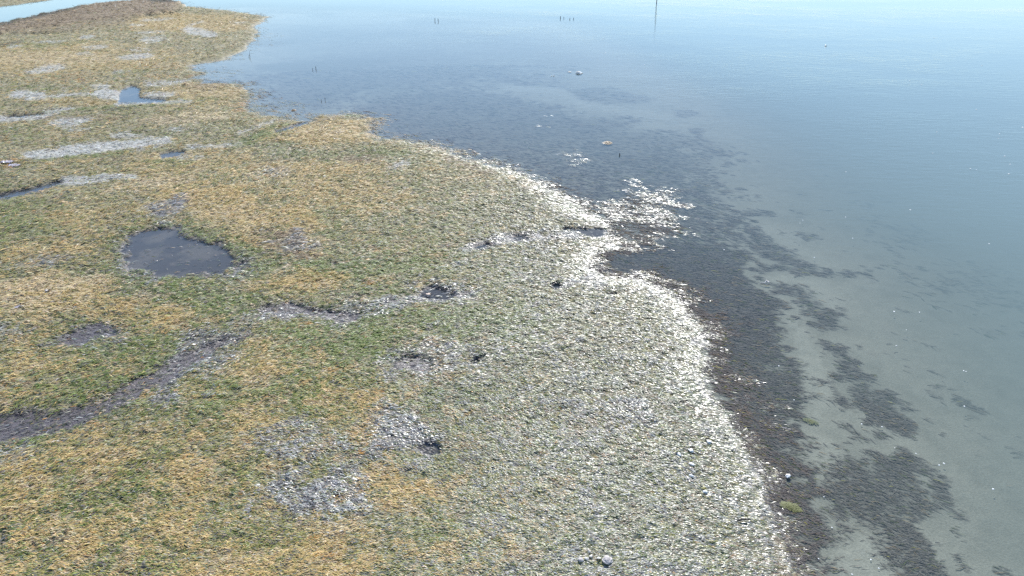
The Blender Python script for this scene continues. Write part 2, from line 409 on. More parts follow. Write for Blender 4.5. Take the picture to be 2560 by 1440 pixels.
def ground_colour(g):
    n = g['n1'].shape
    c = np.zeros(n + (3,)) + (0.245, 0.218, 0.132)                # root mat and mud under the grass
    v = g['n2'] * 0.5 + g['n1'] * 0.5
    c = c * (1 + 0.35 * v)[..., None]
    c = mix(c, (0.40, 0.275, 0.10), np.clip(g['gold'], 0, 1) * 0.75)
    c = mix(c, (0.44, 0.35, 0.21), g['straw'] * 0.7)
    c = mix(c, (0.115, 0.14, 0.045), g['green'] * 0.75)
    c = mix(c, (0.19, 0.138, 0.085), g['brown'] * 0.85)
    c = mix(c, (0.36, 0.36, 0.33), g['pale'] * 0.85)
    c = mix(c, (0.105, 0.098, 0.100), np.clip(g['wet'] * 1.1, 0, 0.95))
    c = mix(c, (0.055, 0.050, 0.035), g['bank'])
    mud = sstep(0.1, 0.6, g['pool'])
    c = mix(c, (0.082, 0.072, 0.078), mud)
    c = mix(c, (0.155, 0.130, 0.120), mud * sstep(0.0, 0.45, g['n1'] + 0.3 * g['n2']) * np.where(g['pdepth'] < 0.027, 0.25, 0.7))
    # bed of the bay
    sea = sstep(0.25, -0.35, g['land'])
    bed = np.zeros(n + (3,)) + (0.25, 0.24, 0.20)
    bed = bed * (1 + 0.16 * g['n1'] + 0.12 * g['n2'])[..., None]
    mott = fbm(g['X'] * 0.6, g['Y'], 5.0, 201, 4)
    farflat = sstep(28, 45, g['Y']) * sstep(70, 20, g['X'] * 2 + 40)
    bed = bed * (1 - 0.3 * sstep(-0.1, 0.35, mott) * farflat)[..., None]
    dk = np.clip(g['dark'] * (1 - 0.35 * sstep(0.0, 0.4, mott)) * (1 - 0.75 * g['light']) + 0.25 * sstep(0.15, 0.5, g['wob']) * (g['dist'] < 60), 0, 1)
    bed = mix(bed, (0.112, 0.102, 0.092), dk * 0.93)
    bed = bed * (1 + 0.25 * g['n2'] * dk)[..., None]
    bed = mix(bed, (0.30, 0.29, 0.245), g['light'] * 0.5)
    c = mix(c, (0.0, 0.0, 0.0), sea) + bed * sea[..., None]
    return np.clip(c, 0.01, 0.8)


# ------------------------------------------------------------------ helpers: objects
def tag(o, label=None, cat=None, group=None, kind=None):
    if label: o["label"] = label
    if cat: o["category"] = cat
    if group: o["group"] = group
    if kind: o["kind"] = kind
    return o


def np_mesh(name, co, quads, attrs=(), smooth=True):
    me = bpy.data.meshes.new(name)
    nv, nf = len(co), len(quads)
    me.vertices.add(nv)
    me.vertices.foreach_set("co", np.ascontiguousarray(co, np.float32).ravel())
    me.loops.add(nf * 4)
    me.loops.foreach_set("vertex_index", np.ascontiguousarray(quads, np.int32).ravel())
    me.polygons.add(nf)
    me.polygons.foreach_set("loop_start", np.arange(0, nf * 4, 4, dtype=np.int32))
    me.polygons.foreach_set("use_smooth", np.full(nf, smooth, bool))
    for an, data in attrs:
        if data.ndim == 2:
            a = me.attributes.new(an, 'FLOAT_COLOR', 'POINT')
            rgba = np.ones((nv, 4), np.float32); rgba[:, :3] = data
            a.data.foreach_set("color", rgba.ravel())
        else:
            a = me.attributes.new(an, 'FLOAT', 'POINT')
            a.data.foreach_set("value", data.astype(np.float32))
    me.update(calc_edges=True)
    return me


def link(name, me, material, parent=None):
    o = bpy.data.objects.new(name, me)
    COL.objects.link(o)
    if material is not None:
        if len(me.materials) == 0:
            me.materials.append(material)
    if parent is not None:
        o.parent = parent
    return o


def empty(name, loc):
    o = bpy.data.objects.new(name, None)
    COL.objects.link(o)
    o.location = loc
    return o


class N:
    """Small wrapper for building node trees."""
    def __init__(s, name):
        s.m = bpy.data.materials.new(name)
        s.m.use_nodes = True
        s.t = s.m.node_tree
        s.t.nodes.clear()
        s.out = s.t.nodes.new("ShaderNodeOutputMaterial")

    def new(s, kind, **kw):
        n = s.t.nodes.new("ShaderNode" + kind)
        for k, v in kw.items():
            setattr(n, k, v)
        return n

    def set(s, n, **kw):
        for k, v in kw.items():
            k = k.replace("_", " ")
            if hasattr(v, "is_linked"):
                s.t.links.new(v, n.inputs[k])
            else:
                n.inputs[k].default_value = v
        return n

    def link(s, a, b):
        s.t.links.new(a, b)

    def attr(s, name):
        return s.new("Attribute", attribute_name=name)

    def math(s, op, a, b=None, c=None):
        n = s.new("Math", operation=op)
        for i, v in enumerate((a, b, c)):
            if v is None: continue
            if hasattr(v, "is_linked"): s.link(v, n.inputs[i])
            else: n.inputs[i].default_value = v
        return n.outputs[0]

    def noise(s, scale, detail=3.0, rough=0.55, vec=None):
        n = s.new("TexNoise")
        n.inputs["Scale"].default_value = scale
        n.inputs["Detail"].default_value = detail
        n.inputs["Roughness"].default_value = rough
        if vec is not None: s.link(vec, n.inputs["Vector"])
        return n


def mul_colour(m, col, fac):
    x = m.new("Mix", data_type='RGBA', blend_type='MULTIPLY')
    x.inputs[0].default_value = 1.0
    m.link(col, x.inputs[6])
    m.link(fac, x.inputs[7])
    return x.outputs[2]


# ------------------------------------------------------------------ materials of the setting
def mat_ground():
    m = N("mud and root mat")
    geo = m.new("NewGeometry")
    c = m.attr("tint"); w = m.attr("wetness")
    n1 = m.noise(22, 4, 0.6, geo.outputs["Position"])
    n2 = m.noise(60, 3, 0.6, geo.outputs["Position"])
    f = m.math('ADD', m.math('MULTIPLY', n1.outputs[0], 0.9), m.math('ADD', m.math('MULTIPLY', n2.outputs[0], 0.5), 0.3))
    comb = m.new("CombineColor")
    for i in range(3): m.link(f, comb.inputs[i])
    col = mul_colour(m, c.outputs["Color"], comb.outputs[0])
    p = m.new("BsdfPrincipled")
    m.link(col, p.inputs["Base Color"])
    rough = m.math('SUBTRACT', 0.85, m.math('MULTIPLY', w.outputs["Fac"], 0.45))
    m.link(rough, p.inputs["Roughness"])
    sub = m.attr("sunken")
    m.link(m.math('MULTIPLY', 0.35, m.math('SUBTRACT', 1.0, sub.outputs["Fac"])), p.inputs["Specular IOR Level"])
    b = m.new("Bump")
    b.inputs["Strength"].default_value = 0.55
    b.inputs["Distance"].default_value = 0.03
    h = m.math('ADD', n1.outputs[0], m.math('MULTIPLY', n2.outputs[0], 0.4))
    m.link(h, b.inputs["Height"])
    m.link(b.outputs[0], p.inputs["Normal"])
    m.link(p.outputs[0], m.out.inputs[0])
    return m.m


def mat_water(name="shallow bay water", still=False):
    m = N(name)
    geo = m.new("NewGeometry")
    murk = m.attr("murk"); ruf = m.attr("ruffle")
    # ripples: fine diagonal wavelets and slow swells
    mp = m.new("Mapping")
    mp.inputs["Rotation"].default_value = (0, 0, R(38))
    mp.inputs["Scale"].default_value = (1.0, 3.2, 1.0)
    m.link(geo.outputs["Position"], mp.inputs["Vector"])
    a = m.noise(2.6, 3, 0.6, mp.outputs[0])
    mp2 = m.new("Mapping")
    mp2.inputs["Rotation"].default_value = (0, 0, R(-24))
    mp2.inputs["Scale"].default_value = (0.8, 2.6, 1.0)
    m.link(geo.outputs["Position"], mp2.inputs["Vector"])
    b2 = m.noise(1.1, 2, 0.5, mp2.outputs[0])
    h = m.math('ADD', m.math('MULTIPLY', a.outputs[0], 0.5), m.math('MULTIPLY', b2.outputs[0], 1.0))
    h = m.math('MULTIPLY', h, m.math('ADD', 0.25, ruf.outputs["Fac"]))
    b = m.new("Bump")
    b.inputs["Strength"].default_value = 0.06 if still else 0.19
    b.inputs["Distance"].default_value = 0.05
    m.link(h, b.inputs["Height"])
    tr = m.new("BsdfTransparent"); tr.inputs[0].default_value = (0.90, 0.94, 0.93, 1)
    df = m.new("BsdfDiffuse"); df.inputs[0].default_value = (0.162, 0.222, 0.208, 1)
    mx = m.new("MixShader")
    m.link(murk.outputs["Fac"], mx.inputs[0]); m.link(tr.outputs[0], mx.inputs[1]); m.link(df.outputs[0], mx.inputs[2])
    gl = m.new("BsdfGlossy", distribution='BECKMANN'); gl.inputs["Roughness"].default_value = 0.05
    m.link(b.outputs[0], gl.inputs["Normal"])
    dot = m.new("VectorMath", operation='DOT_PRODUCT')
    m.link(b.outputs[0], dot.inputs[0]); m.link(geo.outputs["Incoming"], dot.inputs[1])
    cosv = m.math('MINIMUM', m.math('ABSOLUTE', dot.outputs["Value"]), 1.0)
    sch = m.math('ADD', 0.02, m.math('MULTIPLY', 0.98, m.math('POWER', m.math('SUBTRACT', 1.0, cosv), 5.0)))
    mx2 = m.new("MixShader")
    m.link(sch, mx2.inputs[0]); m.link(mx.outputs[0], mx2.inputs[1]); m.link(gl.outputs[0], mx2.inputs[2])
    m.link(mx2.outputs[0], m.out.inputs[0])
    return m.m


def mat_sunken():
    m = N("sunken seagrass leaf")
    c = m.attr("tint")
    p = m.new("BsdfPrincipled")
    m.link(c.outputs["Color"], p.inputs["Base Color"])
    p.inputs["Roughness"].default_value = 0.9
    p.inputs["Specular IOR Level"].default_value = 0.0      # under water a leaf has almost no gloss of its own
    m.link(p.outputs[0], m.out.inputs[0])
    return m.m


def mat_blade():
    m = N("seagrass leaf")
    c = m.attr("tint"); w = m.attr("wetness")
    p = m.new("BsdfPrincipled")
    m.link(c.outputs["Color"], p.inputs["Base Color"])
    m.link(m.math('SUBTRACT', 0.50, m.math('MULTIPLY', w.outputs["Fac"], 0.24)), p.inputs["Roughness"])
    m.link(m.math('ADD', 0.2, m.math('MULTIPLY', w.outputs["Fac"], 0.75)), p.inputs["Specular IOR Level"])
    m.link(p.outputs[0], m.out.inputs[0])
    return m.m


M_GROUND, M_WATER, M_STILL, M_BLADE = mat_ground(), mat_water(), mat_water("still pool water", True), mat_blade()

# ------------------------------------------------------------------ ground: one sheet from under the drone to the horizon
AZ = R(80)


def rings(n_az, r0, r1, n_r):
    az = np.linspace(-AZ, AZ, n_az)
    r = np.exp(np.linspace(math.log(r0), math.log(r1), n_r))
    return az, r


def grid_faces(n_r, n_az):
    i = np.arange(n_r - 1)[:, None] * n_az + np.arange(n_az - 1)[None, :]
    return np.stack([i, i + 1, i + n_az + 1, i + n_az], -1).reshape(-1, 4)


NA, NR = 1250, 820
az, rr = rings(NA, 4.0, 150.0, NR)
rr = np.concatenate([[0.5, 1.5, 2.7], rr, np.exp(np.linspace(math.log(165), math.log(9000), 36))])
Rg, Ag = np.meshgrid(rr, az, indexing='ij')
X = (Rg * np.sin(Ag)).ravel(); Y = (Rg * np.cos(Ag)).ravel()
G = survey(X, Y)
Z = height(G, X, Y)
far = sstep(150, 400, G['dist'])
Z = Z * (1 - far) - 2.0 * far
tint = ground_colour(G)
wetness = np.clip(np.maximum(G['wet'], sstep(0.6, -0.2, G['land'])) + G['pool'], 0, 1)
faces = grid_faces(len(rr), NA)
ground = link("mudflat", np_mesh("mudflat", np.stack([X, Y, Z], -1), faces, (("tint", tint), ("wetness", wetness), ("sunken", (Z < 0.0).astype(float)))), M_GROUND)
tag(ground, "mudflat and sandy bed that carries the seagrass and runs out under the water", "mudflat", kind="structure")

# ------------------------------------------------------------------ water: the bay, the channel and each pool
step_f = faces
low = Z < 0.02
fm = low[faces].any(1)
fx, fy = X[faces].mean(1), Y[faces].mean(1)
pidf = G['pid'][faces].max(1)
poolf = (G['pool'][faces].max(1) > 0.02) & (G['land'][faces].min(1) > 0.05)
chan = sdf(CHANNEL, fx, fy) > -0.4
chan &= (fx < at(455, 8)[0]) & ~poolf
dep = np.clip(-Z, 0, 3)
murk = 1 - np.exp(-dep * 2.1)
ruffle = sstep(-4, -26, G['land']) * (0.75 + 0.5 * G['wide']) + 0.10
ruffle = ruffle * np.clip(1.0 + 1.5 * fbm(X * 0.35, Y, 9.0, 401, 3), 0.25, 2.2)
ruffle = np.clip(ruffle, 0.05, 1.8)


def water_piece(name, mask, material, label, cat, z=0.0, ruf=None):
    f = faces[mask]
    if len(f) == 0:
        return None
    ids, inv = np.unique(f.ravel(), return_inverse=True)
    co = np.stack([X[ids], Y[ids], np.full(len(ids), z)], -1)
    rf = ruffle[ids] if ruf is None else np.full(len(ids), ruf)
    o = link(name, np_mesh(name, co, inv.reshape(-1, 4), (("murk", murk[ids]), ("ruffle", rf))), material)
    return tag(o, label, cat, kind="structure")


water_piece("water", fm & ~poolf & ~chan, M_WATER, "open bay water, pale blue far off and grey green over the shallows", "water")
water_piece("channel_water", fm & chan & ~poolf, M_WATER, "pale blue tidal channel behind the brown bank", "channel", ruf=0.25)
POOL_LABEL = {
    "big dark": "largest pool, dark slate water in the yellow grass", "mud left": "shallow dark mud pool below the straw coloured grass",
    "creek": "dark muddy creek winding in from the lower left edge", "creek upper": "dark muddy upper end of the creek beside bright green grass",
    "sandy": "dark puddle with a small pinkish lump in it", "round": "round dark puddle ringed by white glints", "small round": "very small dark puddle right of the round puddle",
    "low": "small black puddle nearest the bottom edge", "shore": "long dark puddle at the water's edge", "shore inner": "dark puddle at the inner end of a white glinting runnel",
    "shore middle": "small dark puddle in the middle of a white glinting runnel", "shore lower": "ragged dark puddle below the white runnel", "tiny": "thin dark puddle beside the bright shore fringe",
    "green tiny": "tiny grey puddle in bright green grass", "blue": "bright blue pool with a bent arm among white patches", "left blue": "narrow blue pool at the left edge of the marsh",
    "grey blue": "small grey blue pool at the end of a long white patch", "long": "long narrow slate pool slanting to the left edge", "inlet": "narrow blue inlet opening to the bay",
    "stream": "thin stream of water draining to the bay beside dark green grass"}
for i, (nm, P, s, d) in enumerate(POOLS):
    water_piece("pool", fm & poolf & (pidf == i), M_STILL, POOL_LABEL[nm], "pool", ruf=0.5)

# ------------------------------------------------------------------ seagrass: leaves lying on the flat, combed by the ebb
PAL = {
    'slate': (0.150, 0.134, 0.124), 'grey': (0.33, 0.335, 0.315), 'pale': (0.55, 0.55, 0.52),
    'olive': (0.300, 0.278, 0.085), 'green': (0.175, 0.228, 0.055), 'dark': (0.085, 0.105, 0.040), 'sage': (0.255, 0.268, 0.190),
    'gold': (0.525, 0.375, 0.150), 'straw': (0.620, 0.500, 0.310), 'orange': (0.480, 0.250, 0.060), 'brown': (0.260, 0.190, 0.115),}
KEYS = list(PAL)
PCOL = np.array([PAL[k] for k in KEYS])


def leaf_mesh(name, X, Y, Zr, ang, L, W, lift, tilt, roll, col, wet):
    """Arched ribbons of two segments, one for every root X, Y."""
    n = len(X)
    ca, sa = np.cos(ang), np.sin(ang)
    co = np.empty((n, 3, 2, 3), np.float32)
    t = [0.0, 0.5, 1.0]
    zz = [0.0, 1.0, 0.35]
    ww = [0.8, 1.0, 0.35]
    for k in range(3):
        cx = X + ca * L * (t[k] - 0.5); cy = Y + sa * L * (t[k] - 0.5)
        cz = Zr + lift * zz[k] + tilt * L * (t[k] - 0.5)
        for s in (0, 1):
            sg = (-0.5, 0.5)[s] * W * ww[k]
            co[:, k, s, 0] = cx - sa * sg
            co[:, k, s, 1] = cy + ca * sg
            co[:, k, s, 2] = cz + sg * roll
    base = np.arange(n)[:, None] * 6
    q = np.concatenate([base + np.array([[0, 2, 3, 1]]), base + np.array([[2, 4, 5, 3]])], 1).reshape(-1, 4)
    return np_mesh(name, co.reshape(-1, 3), q, (("tint", np.repeat(col, 6, 0)), ("wetness", np.repeat(wet, 6))))


def scatter(n, r0, r1, power, half):
    """Points by distance with density r**-power, inside +-half radians."""
    e = 2 - power
    u = rng.random(n)
    if abs(e) < 1e-6: r = r0 * (r1 / r0) ** u
    else: r = (r0 ** e + u * (r1 ** e - r0 ** e)) ** (1 / e)
    a = (rng.random(n) * 2 - 1) * half
    return r * np.sin(a), r * np.cos(a)


x, y = scatter(2000000, 6.5, 128, 2.25, R(53))
# a denser, finer growth along the water's edge
xs, ys = scatter(2200000, 9, 62, 1.9, R(45))
d0 = sdf(SHORE, xs, ys)
sel = (d0 > -5.5) & (d0 < 1.0)
xs, ys = xs[sel], ys[sel]
fine = np.concatenate([np.zeros(len(x)), np.ones(len(xs))])
x = np.concatenate([x, xs]); y = np.concatenate([y, ys])
g = survey(x, y)
z = height(g, x, y)
keep = np.where(g['land'] > 0.0, 1.0, 0.0)
n4 = fbm(x, y, 0.17, 77, 3)
cover = np.clip(0.80 + 0.30 * g['n2'] + 0.7 * n4, 0.22, 1)
clear = np.clip(0.66 + sstep(0.02, 0.05, g['pdepth']) * 0.52, 0, 0.97)
streak = fbm((x * 0.914 - y * 0.407) * 0.28, x * 0.407 + y * 0.914, 0.33, 91, 3)
cover = cover * (1 - clear * sstep(0.25, 0.8, g['pool'])) * (1 - 0.35 * g['wet']) * (1 - 0.35 * g['pale'])
fringe = np.clip(sstep(-0.75, 0.3, g['land'] / np.clip(g['dist'] / 22, 0.8, 2) + 0.5 * streak) * (g['land'] <= 0) + 0.42 * g['emerge'] * np.clip(0.5 + 2.4 * streak + 0.5 * g['n1'], 0, 1.8) * (g['land'] <= 0.0), 0, 1)
prob = np.where(g['land'] > 0, cover, fringe * 0.75)
prob = prob * np.where(fine > 0, sstep(0.9, -0.1, g['land']), 1.0)
pick = rng.random(len(x)) < prob
x, y, z, fine, n4 = x[pick], y[pick], z[pick], fine[pick], n4[pick]
g = {k: v[pick] for k, v in g.items()}
n = len(x)
dist = g['dist']
sc = np.clip((dist / 15.0), 0.7, 12) ** 0.62 * np.where(fine > 0, 0.75, 1.0)
side = sstep(-14, 6, x)
ang = R(34) * (1 - side) + R(-30) * side + R(30) * g['n3'] + rng.normal(0, 1, n) * (R(24) - R(9) * side)
near_shore = sstep(1.6, -0.6, g['land'])
ang = ang * (1 - near_shore) + near_shore * (R(-24) + rng.normal(0, R(14), n))
L = rng.uniform(0.065, 0.155, n) * sc * (1 + 0.2 * near_shore)
W = rng.uniform(0.0085, 0.0185, n) * sc * (1 - 0.42 * near_shore)
lift = rng.uniform(0.006, 0.028, n) * np.minimum(sc, 2.5) * (1 - 0.55 * near_shore)
# leaves drape over small clumps, so neighbours lean the same way
CL = 0.030
e = 0.03
gx = (fbm(x + e, y, 0.17, 77, 3) - n4) / e * CL
gy = (fbm(x, y + e, 0.17, 77, 3) - n4) / e * CL
ca, sa = np.cos(ang), np.sin(ang)
loose = 1 - 0.5 * near_shore
tilt = rng.normal(0, 0.13, n) * loose + np.clip(gx * ca + gy * sa, -0.7, 0.7) * loose
roll = rng.normal(0, 0.20, n) * (1 - 0.35 * near_shore) + np.clip(-gx * sa + gy * ca, -0.7, 0.7) * loose
top = z + (rng.random(n) ** 2 * 0.02 + CL * np.clip(n4 + 0.15, -0.4, 1)) * np.minimum(sc, 2)
top = np.where(g['land'] > 0.1, top, np.maximum(z, -0.008) + rng.random(n) * 0.012)

# which kind of leaf grows where
bleach = sstep(3, -2, g['land']) + 0.25 * sstep(6, 14, x) * (y < 45)       # grey leaves towards the bay
rightness = sstep(-4.0, 4.0, x + 0.10 * (24 - y)) * sstep(60, 28, y)
Wt = np.zeros((n, len(KEYS)))
ix = {k: i for i, k in enumerate(KEYS)}
v = g['wide']; v2 = g['n1']
Wt[:, ix['olive']] = 1.1 + 1.0 * v
Wt[:, ix['green']] = 0.55 - 1.1 * v + 4.5 * g['green']
Wt[:, ix['dark']] = 0.42 + 0.5 * rightness + 0.5 * g['green'] + 0.9 * g['bank'] * 4
Wt[:, ix['sage']] = 0.55 + 1.8 * rightness + 0.5 * v2
Wt[:, ix['gold']] = (0.36 + 1.0 * v + 9.0 * g['gold'] * np.clip(0.75 + 1.1 * v2 + 0.8 * g['n2'], 0.1, 2) + 0.5 * sstep(35, 60, y)) * (1 - 0.93 * rightness)
Wt[:, ix['straw']] = (0.25 + 11.0 * g['straw'] + 1.8 * g['gold']) * (1 - 0.8 * rightness)
tuft = sstep(0.16, 0.42, fbm(x, y * 1.15, 0.75, 301, 3)) * (1 - rightness) * np.clip(0.6 + 0.9 * v + g['gold'], 0.1, 1.6) * (1 - 0.6 * g['green'])
Wt[:, ix['gold']] += 4.2 * tuft
Wt[:, ix['orange']] = 0.03 + 1.2 * tuft * sstep(0.0, 0.5, v2 + 0.2) + 4.5 * g['orange'] + 0.3 * sstep(0.25, 0.6, v2)
Wt[:, ix['brown']] = 0.22 + 5.5 * g['brown'] + 0.15 * rightness
Wt[:, ix['grey']] = 0.06 + 1.9 * rightness + 1.0 * g['pale'] + 1.6 * g['wet']  # extra grey leaves in the wet films stand in for glints
ring = np.clip(g['pwide'] * 1.5, 0, 1) * sstep(6, 16, np.hypot(x, y))
Wt[:, ix['slate']] = 0.05 + 1.8 * g['wet'] + 4.5 * g['pool'] + 0.9 * ring + 1.5 * sstep(0.3, -0.4, g['land'])
Wt[:, ix['dark']] += 1.8 * ring
Wt[:, ix['pale']] = 0.02 + 7.0 * g['pale'] + 0.9 * g['wet']  # the wet share is white glint painted as leaf colour
Wt = np.clip(Wt, 0.005, None)
damp = 1 - np.clip(g['brown'] * 0.85 + g['bank'] + g['pale'] * 0.8 + g['wet'] * 0.75 + g['pool'], 0, 0.95)
for k in ('olive', 'green', 'sage', 'gold', 'straw'):
    Wt[:, ix[k]] *= damp
cum = np.cumsum(Wt, 1); cum /= cum[:, -1:]
local = fbm(x, y, 0.42, 133, 3)
u = 0.5 + 0.5 * np.tanh(local * 2.6)
u = np.clip(0.5 + (u - 0.5) * 1.05 + rng.normal(0, 0.17, n), 0.002, 0.998)
u = np.where(rng.random(n) < 0.42, rng.random(n), u)
kind = (u[:, None] > cum).sum(1)
col = PCOL[kind] * rng.uniform(0.62, 1.24, (n, 1)) * rng.normal(1, 0.05, (n, 3))
wet = np.clip(0.20 + 0.46 * rightness + 0.65 * g['wet'] + 0.75 * near_shore + 0.8 * g['pool'] + 0.15 * v2 - 0.35 * g['gold'] - 0.4 * g['straw'] - 0.2 * sstep(25, 45, y) - 0.3 * g['brown'], 0, 1)
wet *= rng.uniform(0.35, 1.0, n) * (1 - 0.45 * np.clip(g['pool'] * 1.4, 0, 1))
grass = link("seagrass", leaf_mesh("seagrass", x, y, top, ang, L, W, lift, tilt, roll, np.clip(col, 0.01, 0.7), wet), M_BLADE)
tag(grass, "short seagrass carpet in gold, green and silver lying on the exposed flat", "seagrass", kind="stuff")

# leaves on the bed under the shallow water
x, y = scatter(700000, 6.5, 60, 2.0, R(54))
g = survey(x, y)
z = height(g, x, y)
dk = np.clip(g['dark'] * (1 - 0.8 * g['light']), 0, 1) + 0.10 * sstep(0.2, 0.6, g['wob'])
pick = (g['land'] < 0.0) & (rng.random(len(x)) < dk ** 1.3 * 0.85 * (1 - 0.75 * sstep(26, 42, g['dist']))) & (z > -0.5)
x, y, z = x[pick], y[pick], z[pick]
g = {k: v[pick] for k, v in g.items()}
n = len(x)
sc = np.clip(g['dist'] / 15.0, 0.7, 6) ** 0.85
ang = R(-26) + R(26) * g['n3'] + rng.normal(0, R(20), n)
col = PCOL[rng.choice([ix['slate'], ix['dark'], ix['olive'], ix['brown']], n, p=[0.90, 0.05, 0.01, 0.04])] * rng.uniform(0.65, 1.2, (n, 1))
M_SUNKEN = mat_sunken()
sub = leaf_mesh("submerged_seagrass", x, y, z + rng.random(n) * 0.012, ang, rng.uniform(0.09, 0.24, n) * sc, rng.uniform(0.009, 0.020, n) * sc,
                rng.uniform(0.004, 0.022, n), rng.normal(0, 0.06, n), rng.normal(0, 0.2, n), np.clip(col, 0.01, 0.5), np.full(n, 0.5))
tag(link("submerged_seagrass", sub, M_SUNKEN), "dark seagrass meadow streaming under the shallow water", "seagrass", kind="stuff")


# ------------------------------------------------------------------ materials of the small things
def mat_plain(name, col, rough=0.7, spread=0.25, scale=30.0, bump=0.4, spec=0.4):
    m = N(name)
    tc = m.new("TexCoord")
    n = m.noise(scale, 4, 0.6, tc.outputs["Object"])
    r = m.new("ValToRGB")
    c = np.array(col)
    r.color_ramp.elements[0].position = 0.3
    r.color_ramp.elements[1].position = 0.7
    r.color_ramp.elements[0].color = (*np.clip(c * (1 - spread), 0, 1), 1)
    r.color_ramp.elements[1].color = (*np.clip(c * (1 + spread), 0, 0.9), 1)
    m.link(n.outputs[0], r.inputs[0])
    p = m.new("BsdfPrincipled")
    m.link(r.outputs[0], p.inputs["Base Color"])
    p.inputs["Roughness"].default_value = rough
    p.inputs["Specular IOR Level"].default_value = spec
    b = m.new("Bump"); b.inputs["Strength"].default_value = bump; b.inputs["Distance"].default_value = 0.01
    m.link(n.outputs[0], b.inputs["Height"]); m.link(b.outputs[0], p.inputs["Normal"])
    m.link(p.outputs[0], m.out.inputs[0])
    return m.m


M_STAKE = mat_plain("wet dark wood", (0.085, 0.08, 0.075), 0.6)
M_TWIG = mat_plain("black twig", (0.025, 0.02, 0.018), 0.8)
M_STONE = mat_plain("grey stone", (0.42, 0.385, 0.365), 0.6, 0.35, 25)
M_PALESTONE = mat_plain("pale stone", (0.72, 0.71, 0.68), 0.5, 0.2, 40)
M_SHELL = mat_plain("white shell", (0.86, 0.84, 0.80), 0.45, 0.05, 60)
M_FOAM = mat_plain("white foam", (0.80, 0.81, 0.80), 0.7, 0.1, 70)
M_SCUM = mat_plain("grey scum", (0.36, 0.35, 0.32), 0.7, 0.3, 50)
M_PLASTIC = mat_plain("pale crumpled sheet", (0.66, 0.62, 0.68), 0.35, 0.15, 8)
M_DRIFT = mat_plain("bleached driftwood", (0.62, 0.58, 0.55), 0.7, 0.2, 30)
M_WEEDG = mat_plain("bright green weed", (0.105, 0.115, 0.028), 0.6, 0.35, 40)
M_WEEDB = mat_plain("brown weed", (0.22, 0.15, 0.07), 0.5, 0.4, 40)
M_LUMP = mat_plain("pinkish sand lump", (0.52, 0.42, 0.34), 0.8, 0.15, 40)


def bm_mesh(name, bm, smooth=True):
    me = bpy.data.meshes.new(name)
    bm.to_mesh(me); bm.free()
    for p in me.polygons: p.use_smooth = smooth
    return me


def tube(bm, pts, radii, seg=8):
    from mathutils import Vector
    loops = []
    for i, p in enumerate(pts):
        a = Vector(pts[max(i - 1, 0)]); b = Vector(pts[min(i + 1, len(pts) - 1)])
        d = (b - a).normalized()
        u = d.orthogonal().normalized(); w = d.cross(u)
        loops.append([bm.verts.new(Vector(p) + (u * math.cos(2 * math.pi * k / seg) + w * math.sin(2 * math.pi * k / seg)) * radii[i] * (1 + 0.12 * random.uniform(-1, 1))) for k in range(seg)])
    for i in range(len(loops) - 1):
        for k in range(seg):
            bm.faces.new((loops[i][k], loops[i][(k + 1) % seg], loops[i + 1][(k + 1) % seg], loops[i + 1][k]))
    bm.faces.new(loops[0][::-1]); bm.faces.new(loops[-1])
    return bm


def lump(sx, sy, sz, seed, rough=0.25, sub=3, sink=0.25, freq=1.4):
    """A rounded uneven stone-like body resting a little into the ground."""
    bm = bmesh.new()
    bmesh.ops.create_icosphere(bm, subdivisions=sub, radius=1.0)
    for v in bm.verts:
        p = v.co.normalized()
        q = np.array([p.x * freq + seed * 3.1, p.y * freq + p.z * 0.9 + seed])
        k = 1 + rough * float(fbm(q[0:1], q[1:2] + p.z * freq, 0.9, seed, 3)[0]) * 1.6
        v.co = p * k
        v.co.x *= sx; v.co.y *= sy; v.co.z *= sz
        if v.co.z < -sz * 0.5: v.co.z = -sz * 0.5
        v.co.z += sz * (0.5 - sink)
    return bm


def ground_z(px, py):
    g = survey(np.array([px]), np.array([py]))
    return float(height(g, np.array([px]), np.array([py]))[0])


def body(name, u, v, bm, material, label, cat, group=None, z=None, rot=0.0):
    px_, py_ = at(u, v)
    o = link(name, bm_mesh(name, bm), material)
    o.location = (px_, py_, ground_z(px_, py_) + 0.04 if z is None else z)
    o.rotation_euler = (0, 0, rot)
    return tag(o, label, cat, group)


# stakes standing in the water, in pairs
def stake(u, v, h_px, label, group, w_px=1.15, lean=0.0):
    s = px_size(u, v)
    hh = h_px * s * 1.05
    zb = ground_z(*at(u, v))
    r = max(0.018, w_px * s * 0.5)
    bm = tube(bmesh.new(), [(0, 0, zb - 0.2), (lean * 0.3, 0, hh * 0.5), (lean, 0.01, hh)], [r * 1.1, r, r * 0.85], 8)
    return body("stake", u, v, bm, M_STAKE, label, "stake", group, z=0.0)


GS = "short dark stakes standing in the bay"
stake(1087.5, 53, 6, "left stake of the farthest pair, out in the pale blue water", GS)
stake(1096, 53, 6, "right stake of the farthest pair, out in the pale blue water", GS, lean=-0.06)
stake(782, 176, 5, "short left stake of the pair off the bay inlet", GS)
stake(790, 174, 7, "taller right stake of the pair off the bay inlet", GS)
stake(803.5, 254, 5, "short left stake of the pair just off the marsh point", GS)
stake(813, 251, 6, "taller right stake of the pair just off the marsh point", GS)
stake(1401, 46, 5, "darkest stake at the left end of the faint row far out", GS, 1.4)
stake(1409.5, 46, 3, "second stake from the left in the faint row far out", GS, 1.2)
stake(1424.5, 48, 3, "third stake from the left in the faint row far out", GS, 1.2)
stake(1434, 48, 3, "stake at the right end of the faint row far out", GS, 1.2)
stake(1549, 388, 5, "single stubby black post in the blue shallows, away from the pairs", GS, 2.4)

